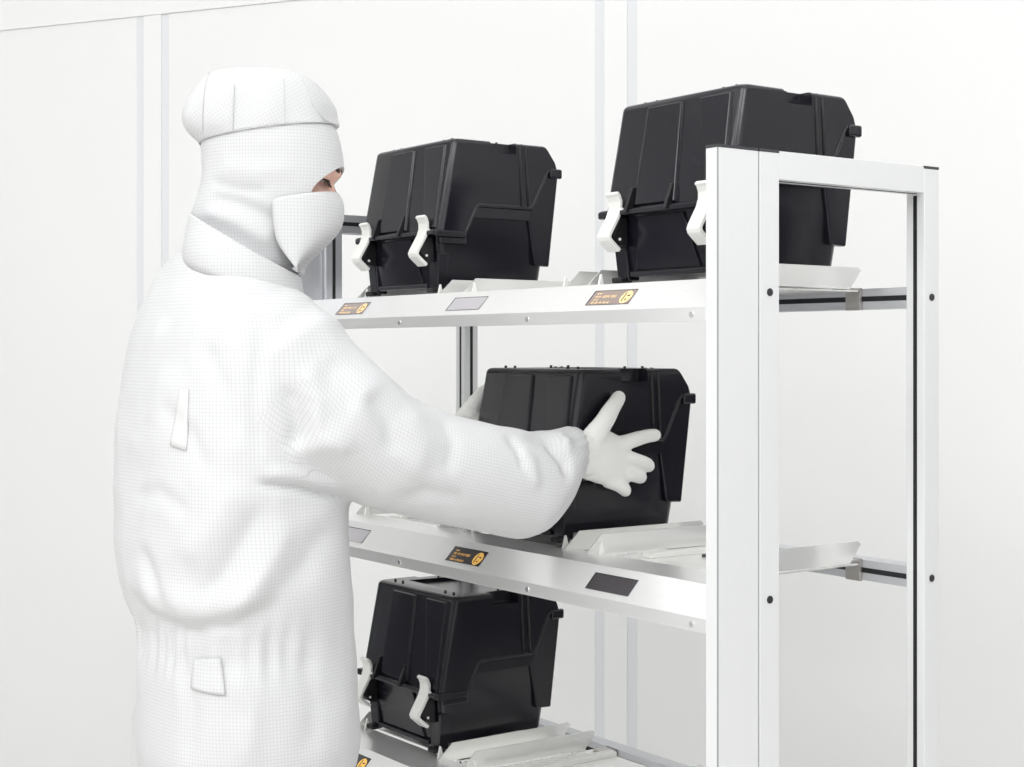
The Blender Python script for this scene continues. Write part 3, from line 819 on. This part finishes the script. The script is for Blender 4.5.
# ---- head, hood and mask
HA = math.radians(0)
FH = Vector((math.cos(HA), math.sin(HA), 0)); RH = Vector((math.sin(HA), -math.cos(HA), 0))
DH = 2.50
HT = math.radians(12)
FT = (FH * math.cos(HT) - UP * math.sin(HT)); UT = (FH * math.sin(HT) + UP * math.cos(HT))
HC = at(276, 172, DH)
nu, nv = 72, 54
hv = []; hf = []
for j in range(nv + 1):
    el = -math.pi / 2 + math.pi * j / nv
    for i in range(nu):
        az = 2 * math.pi * i / nu
        f, r, u = math.cos(el) * math.cos(az), math.cos(el) * math.sin(az), math.sin(el)
        pf, pr_, pu = f * 0.098, r * 0.076, u * 0.120
        if f > 0:
            k = smoothstep(-0.15, -0.9, u)
            pr_ *= 1 - 0.28 * k; pf *= 1 - 0.10 * k
            pf += 0.019 * math.exp(-(r / 0.15) ** 2) * max(0, 1 - abs((u + 0.27) / 0.26)) ** 0.8
            pf -= 0.004 * math.exp(-(r / 0.3) ** 2 - ((u + 0.06) / 0.10) ** 2)
            pf -= 0.013 * math.exp(-((abs(r) - 0.40) / 0.19) ** 2 - ((u + 0.02) / 0.12) ** 2)
            pf += 0.009 * math.exp(-((abs(r) - 0.2) / 0.35) ** 2 - ((u - 0.15) / 0.09) ** 2)
            pf += 0.004 * math.exp(-((abs(r) - 0.5) / 0.2) ** 2 - ((u + 0.3) / 0.14) ** 2)
            pf += 0.007 * math.exp(-(r / 0.25) ** 2 - ((u + 0.60) / 0.07) ** 2) - 0.004 * math.exp(-(r / 0.25) ** 2 - ((u + 0.66) / 0.03) ** 2)
        hv.append(HC + FT * pf + RH * pr_ + UT * pu)
for j in range(nv):
    for i in range(nu):
        hf.append((j * nu + i, j * nu + (i + 1) % nu, (j + 1) * nu + (i + 1) % nu, (j + 1) * nu + i))
mb = MB(); mb.add(hv, hf); mb.tube([tuple(HC - UT * 0.05 - FH * 0.02), tuple(at(232, 275, 2.46))], [0.05, 0.05], 24)
head = link('head', world_mesh(mb, 'head'), M['skin'], person, True)
def hp(f, r, u):
    return HC + FT * f + RH * r + UT * u
for s in (1, -1):
    ec = hp(0.0795, 0.030 * s, 0.0095)
    bm = bmesh.new(); bmesh.ops.create_icosphere(bm, subdivisions=3, radius=0.0125)
    bmesh.ops.translate(bm, verts=bm.verts, vec=ec - G)
    em = bpy.data.meshes.new('eye'); bm.to_mesh(em); bm.free()
    link('eye', em, M['eye'], head, True)
    # lowered upper lid: sphere cap turned down over the eye
    lv = []; lfc = []
    nl, ml = 20, 10
    for j in range(ml + 1):
        el = math.radians(-36 + 126 * j / ml)
        for i in range(nl + 1):
            az = math.radians(-85 + 170 * i / nl)
            lv.append(ec + (FT * (math.cos(el) * math.cos(az)) + RH * (math.cos(el) * math.sin(az)) + UT * math.sin(el)) * 0.0138)
    for j in range(ml):
        for i in range(nl):
            lfc.append((j * (nl + 1) + i, j * (nl + 1) + i + 1, (j + 1) * (nl + 1) + i + 1, (j + 1) * (nl + 1) + i))
    mb = MB(); mb.add(lv, lfc); link('eyelid', world_mesh(mb, 'eyelid'), M['skin'], head, True)
    mb = MB()
    edge = [ec + (FT * math.cos(math.radians(-36)) * math.cos(a) + RH * math.cos(math.radians(-36)) * math.sin(a) + UT * math.sin(math.radians(-36))) * 0.0142 for a in [math.radians(-75 + 150 * k / 12) for k in range(13)]]
    mb.tube([tuple(p) for p in edge], 0.0014, 6)
    for k in range(1, 12):
        p = edge[k]; d = (p - ec).normalized()
        mb.tube([tuple(p), tuple(p + d * 0.005 - UT * 0.0035), tuple(p + d * 0.009 - UT * 0.0045)], [0.0009, 0.0007, 0.0003], 5)
    mb.o = tuple(G); mb.build('eyelash', M['hair'], head)
    mb = MB()
    br = [hp(0.1005 - 0.9 * t * t * 0.03, s * (0.012 + 0.042 * t), 0.0185 + 0.008 * math.sin(t * 2.4)) for t in [k / 8 for k in range(9)]]
    mb.tube([tuple(p) for p in br], [0.0026, 0.0036, 0.004, 0.004, 0.0038, 0.0034, 0.0028, 0.002, 0.001], 8)
    mb.o = tuple(G); mb.build('eyebrow', M['hair'], head, smooth=True)

hrow = lambda y, a, b, B, n=48, e=2.25: row(y, a, b, B, DH, FH, RH, n, e)
# hood: fitted part below the band, with the face opening
HROWS = [(112, 214, 326, .085), (124, 206, 334, .090), (135, 202, 338.5, .0945), (150, 202, 342, .0955), (165, 203, 344, .093), (180, 203, 345, .092), (195, 199, 343, .09), (208, 194, 338, .088), (222, 190, 326, .086), (240, 186, 312, .086), (262, 180, 304, .09), (280, 175, 302, .095)]
m = MB(); m.o = tuple(G)
m.loft([[tuple(p) for p in hrow(*r)] for r in HROWS])
hood_me = evaluated(m.mesh('hood'), [('SUBSURF', dict(levels=2, render_levels=2))])
co = get_co(hood_me).copy(); no = get_no(hood_me)
# neck folds
for pts, wd, dp in (([(205, 195), (245, 205), (285, 225)], .010, -.006), ([(196, 208), (235, 222), (275, 245)], .010, .006), ([(215, 165), (255, 172), (300, 170)], .014, .003), ([(206, 180), (240, 190), (270, 192)], .008, -.004)):
    P = [(at(x, y, 2.42).x, at(x, y, 2.42).z) for x, y in pts]
    dist, par, L, _, _ = poly_dist(np.stack([co[:, 0] + G.x, co[:, 2]], 1), P)
    wgt = np.exp(-(dist / wd) ** 2) * np.clip(-no[:, 1] * 2, 0, 1) * smoothstep(0, .2, par / L) * smoothstep(0, .2, 1 - par / L)
    co += no * (wgt * dp)[:, None]
set_co(hood_me, co)
# opening: an oval bored along the facing direction
m = MB(); m.o = tuple(G)
oc = at(281, 195, DH)
ring = lambda f, k: [tuple(oc + FH * f + RH * (0.072 * k * math.cos(t)) + UP * (0.0445 * k * math.sin(t))) for t in [2 * math.pi * i / 40 for i in range(40)]]
m.loft([ring(0.02, 1.0), ring(0.25, 1.0)])
hood_me = boolean(hood_me, m.mesh('cut'), 'DIFFERENCE')
hood_me.name = 'hood'
def hood_uv(me, out):
    co = get_co(me); lv = np.empty(len(me.loops), int); me.loops.foreach_get('vertex_index', lv)
    lf = np.repeat(np.arange(len(me.polygons)), [p.loop_total for p in me.polygons])
    r = co + np.array(G) - np.array(at(270, 170, DH)); a = np.arctan2(r @ np.array(RH), r @ np.array(FH))
    nf = len(me.polygons); cnt = np.bincount(lf, minlength=nf)
    cen = np.stack([np.bincount(lf, r[lv, k], nf) / cnt for k in range(3)], 1)
    ac = np.arctan2(cen @ np.array(RH), cen @ np.array(FH))
    out[:, 0] = wrap(a[lv], ac[lf]) * 0.11 + 5; out[:, 1] = co[lv, 2] + 5
if hood_me.uv_layers:
    hood_me.uv_layers.remove(hood_me.uv_layers[0])
set_uv(hood_me, hood_uv)
hood = link('hood', hood_me, M['cloth'], person, True)
hood_me.set_sharp_from_angle(angle=math.radians(50))
# loose crown of the hood, tucked under the band
CROWS = [(71, 240, 266, .02), (72, 217, 283, .05), (75, 207, 296, .070), (82, 199, 308, .086), (92, 190, 319, .0945), (106, 182, 328, .098), (119, 184, 335, .0985), (128, 191, 334.5, .0982), (134, 198, 336.5, .0972), (136, 199.5, 337, .0968), (136.8, 200, 337, .0966)]
crings = []
for y, a, b, B in CROWS:
    rg = hrow(y, a, b, B, 64)
    k = smoothstep(64, 96, y)
    rg = [p + UP * (float(k) * 0.14 * ((p - at(262, y, DH)).dot(FH))) for p in rg]
    crings.append(rg)
crown = loft_part('hood_crown', crings, M['cloth_crown'], hood, cap=True, sub=1, uvk=0.11, rot=0.5)
co = get_co(crown.data).copy(); no = get_no(crown.data)
r = co + np.array(G) - np.array(at(262, 110, DH)); a = np.arctan2(r @ np.array(RH), r @ np.array(FH))
zc = EYE - (118 - 350) / FPX * DH
pk = np.exp(-((co[:, 2] - zc) / 0.035) ** 2)
co += no * (pk * (np.cos(a * 9 + 0.6) * 0.0022 + np.cos(a * 5) * 0.0022))[:, None]
set_co(crown.data, co)
# seam line round the band
def seam(pts, r, parent, name='seam'):
    mb = MB(); mb.tube([tuple(p) for p in pts], r, 6); mb.o = tuple(G)
    return mb.build(name, M['seam'], parent, smooth=True)
bnd = hrow(136.3, 200.5, 336.5, .0966, 64)
bnd = [p + UP * (0.14 * ((p - at(262, 138, DH)).dot(FH))) for p in bnd]
seam(bnd + bnd[:1], 0.0011, hood)
for xa, xb, j0, j1 in ((208, 203, 2, 10), (292, 330, 2, 10), (238, 236, 4, 10), (286, 288, 4, 10)):
    def pick(j):
        X = at(xa + (xb - xa) * (j - j0) / (j1 - 1 - j0), 110, DH - 0.06).x
        i = max([k for k in range(0, 31) if crings[j][k].x >= X], default=0)
        p, q = crings[j][i], crings[j][i + 1]
        return p.lerp(q, min(1.0, max(0.0, (p.x - X) / max(1e-6, p.x - q.x))))
    seam([pick(j) + (pick(j) - at(262, 110, DH)).normalized() * -0.0002 for j in range(j0, j1)], 0.0009, crown)

# mask panel: rows of arcs from the near cheek round the nose to the far cheek
MROWS = [  # near px, near py, front px, front py, half width
    (272, 198, 341, 196, .089), (272, 206, 345.5, 203, .090), (273, 218, 346.5, 212, .090), (274, 230, 346, 222, .089), (276, 241, 343, 232, .086), (283, 252, 333, 244, .078), (291, 262, 320, 256, .066), (296, 268, 309, 264.5, .05), (299, 273, 301, 272, .03)]
rings = []
for xn, yn, xf, yf, Wd in MROWS:
    n_pt = at(xn, yn, DH - 0.09)
    Cc = n_pt - RH * Wd
    d = DH + 0.04
    f_pt = at(xf, yf, d)
    Lf = (f_pt.x - Cc.x) / FH.x
    dz = f_pt.z - n_pt.z
    arc = []
    for k in range(25):
        t = math.radians(90 - 180 * k / 24)
        cs = abs(math.cos(t)) ** 0.85
        arc.append(Cc + FH * (Lf * cs) + RH * (Wd * math.copysign(abs(math.sin(t)) ** 0.95, math.sin(t))) + UP * (dz * cs))
    rings.append(arc)
mv = [p for r_ in rings for p in r_]; mf = []
for j in range(len(rings) - 1):
    for i in range(24):
        mf.append((j * 25 + i, j * 25 + i + 1, (j + 1) * 25 + i + 1, (j + 1) * 25 + i))
mb = MB(); mb.add(mv, mf)
mm = evaluated(world_mesh(mb, 'mask'), [('SUBSURF', dict(levels=1, render_levels=1)), ('SOLIDIFY', dict(thickness=0.002, offset=0))])
mm.name = 'face_mask'
set_uv(mm, hood_uv)
link('face_mask', mm, M['cloth'], person, True)

# collar standing round the neck, high at the nape and low at the throat
crg = [tilt_ring(*q, 2.47, 48, FH, RH) for q in ((185, 266, 303, 308, .110), (184, 246, 304, 297, .116), (188, 229, 302, 287, .110), (190, 219, 301, 280, .106), (191, 213, 300, 276, .104))]
collar = loft_part('collar', crg, M['cloth'], person, thick=0.003, sub=1, uvk=0.11)

# tag on the back and pocket flap at the hip, laid on the cloth
def patch(name, quad, d, mat, off=0.003, n=8, m_=8, parent=coverall):
    """cloth patch that follows the coverall, quad in pixels (tl, tr, br, bl)"""
    from mathutils.bvhtree import BVHTree
    bv = BVHTree.FromPolygons([tuple(v.co) for v in coverall.data.vertices], [tuple(p.vertices) for p in coverall.data.polygons])
    vs = []
    for j in range(m_ + 1):
        for i in range(n + 1):
            a, b = i / n, j / m_
            x = (quad[0][0] * (1 - a) + quad[1][0] * a) * (1 - b) + (quad[3][0] * (1 - a) + quad[2][0] * a) * b
            y = (quad[0][1] * (1 - a) + quad[1][1] * a) * (1 - b) + (quad[3][1] * (1 - a) + quad[2][1] * a) * b
            p = at(x, y, d) - G
            hit = bv.ray_cast(p - Vector((0, 1, 0)), Vector((0, 1, 0)))
            q = hit[0] + hit[1] * off if hit[0] is not None else p
            vs.append(q)
    fs = [(j * (n + 1) + i, j * (n + 1) + i + 1, (j + 1) * (n + 1) + i + 1, (j + 1) * (n + 1) + i) for j in range(m_) for i in range(n)]
    me = bpy.data.meshes.new(name); me.from_pydata([tuple(v) for v in vs], [], fs)
    me = evaluated(me, [('SMOOTH', dict(factor=0.5, iterations=2)), ('SOLIDIFY', dict(thickness=0.002, offset=0))])
    me.name = name
    def fn(me, out):
        co = get_co(me); lv = np.empty(len(me.loops), int); me.loops.foreach_get('vertex_index', lv)
        out[:, 0] = co[lv, 0] + 5; out[:, 1] = co[lv, 2] + 5
    set_uv(me, fn)
    return link(name, me, mat, parent, True)
patch('back_tab', [(180, 388), (190, 388), (189, 452), (169, 447)], 2.3, M['plain'], 0.0015)
patch('pocket_flap', [(192, 660), (222, 655), (229, 694), (190, 690)], 2.3, M['cloth'], 0.0025)

# ---- gloves: fingers, thumb and palm grown into one surface, closed on the carrier's sides
def glove(mirror):
    UC = 0.696
    def w(v, u, z):
        return rk(v - 0.022, 2 * UC - u, z + 0.022) if mirror else rk(v, u, z)
    mb = MB()
    palm = [(0.100, 1.262, .036, .032, .505), (0.122, 1.260, .038, .031, .505), (0.145, 1.256, .045, .028, .506), (0.172, 1.254, .051, .0245, .507), (0.203, 1.248, .052, .0215, .509), (0.232, 1.240, .048, .018, .512), (0.250, 1.236, .042, .013, .514)]
    rings = []
    for v, z, hz, hu, u in palm:
        rings.append([tuple(w(v, u + hu * math.cos(t), z + hz * math.copysign(abs(math.sin(t)) ** 0.85, math.sin(t)))) for t in [2 * math.pi * k / 24 for k in range(24)]])
    mb.loft(rings)
    def digit(pts):
        mb.tube([tuple(w(*p[:3])) for p in pts], [p[3] * S for p in pts], 14)
        a, b = pts[-2], pts[-1]
        tip = w(*b[:3]); d = (tip - w(*a[:3])).normalized()
        r = b[3] * S
        mb.tube([tuple(tip - d * r * 0.2), tuple(tip + d * r * 0.35), tuple(tip + d * r * 0.7), tuple(tip + d * r * 0.95)], [r, r * 0.93, r * 0.70, r * 0.3], 14)
    digit([(.150, .505, 1.272, .024), (.170, .500, 1.300, .0205), (.188, .500, 1.321, .0178), (.206, .504, 1.340, .0160), (.222, .509, 1.353, .0150), (.231, .513, 1.360, .0138)])
    digit([(.215, .511, 1.270, .0165), (.245, .509, 1.276, .0150), (.275, .510, 1.282, .0142), (.305, .514, 1.286, .0132), (.325, .518, 1.2865, .0125)])
    digit([(.220, .511, 1.248, .0160), (.258, .506, 1.243, .0148), (.285, .509, 1.236, .0142), (.303, .516, 1.231, .0135), (.312, .522, 1.228, .013)])
    digit([(.220, .511, 1.226, .0155), (.252, .506, 1.217, .0140), (.276, .510, 1.211, .0135), (.289, .518, 1.208, .0128)])
    digit([(.200, .511, 1.208, .0150), (.226, .507, 1.196, .0130), (.243, .511, 1.187, .0125), (.250, .517, 1.184, .0120)])
    mb.o = tuple(G)
    me = evaluated(mb.mesh('glove'), [('REMESH', dict(mode='VOXEL', voxel_size=0.0024, use_smooth_shade=True)), ('SMOOTH', dict(factor=0.5, iterations=7))])
    me.name = 'glove'
    co = get_co(me).copy(); no = get_no(me)
    rel = co + np.array(G) - np.array(RP)
    vv = rel @ np.array(VD) / S; zz = co[:, 2] / S + ZB
    cuff = smoothstep(0.165, 0.145, vv)
    wr = np.array([mnoise.noise((p[0] * 60, p[1] * 60, p[2] * 190)) for p in co]) * 0.0022
    soft = np.array([mnoise.noise((p[0] * 28, p[1] * 28, p[2] * 28)) for p in co]) * 0.0012
    co += no * (cuff * wr + soft)[:, None]
    set_co(me, co)
    return link('glove', me, M['glove'], person, True)
glove(False)
glove(True)

# ---- boots
for s, fo in ((1, 0.03), (-1, -0.03)):
    c = G + Rr * (0.098 * s) + F * (fo + 0.01)
    mb = MB(); mb.o = tuple(G)
    rings = []
    for z, A, B, sh in ((0.0, .125, .048, .055), (0.02, .130, .050, .055), (0.05, .118, .050, .045), (0.08, .090, .052, .02), (0.12, .072, .062, 0.0), (0.24, .078, .072, 0.0), (0.26, .07, .066, 0.0)):
        p = c + F * sh
        rings.append([tuple(q) for q in se_ring(Vector((p.x, p.y, z)), A, B, F, Rr, 28)])
    mb.loft(rings)
    mb.build('boot', M['boot'], person, 0.002, True)
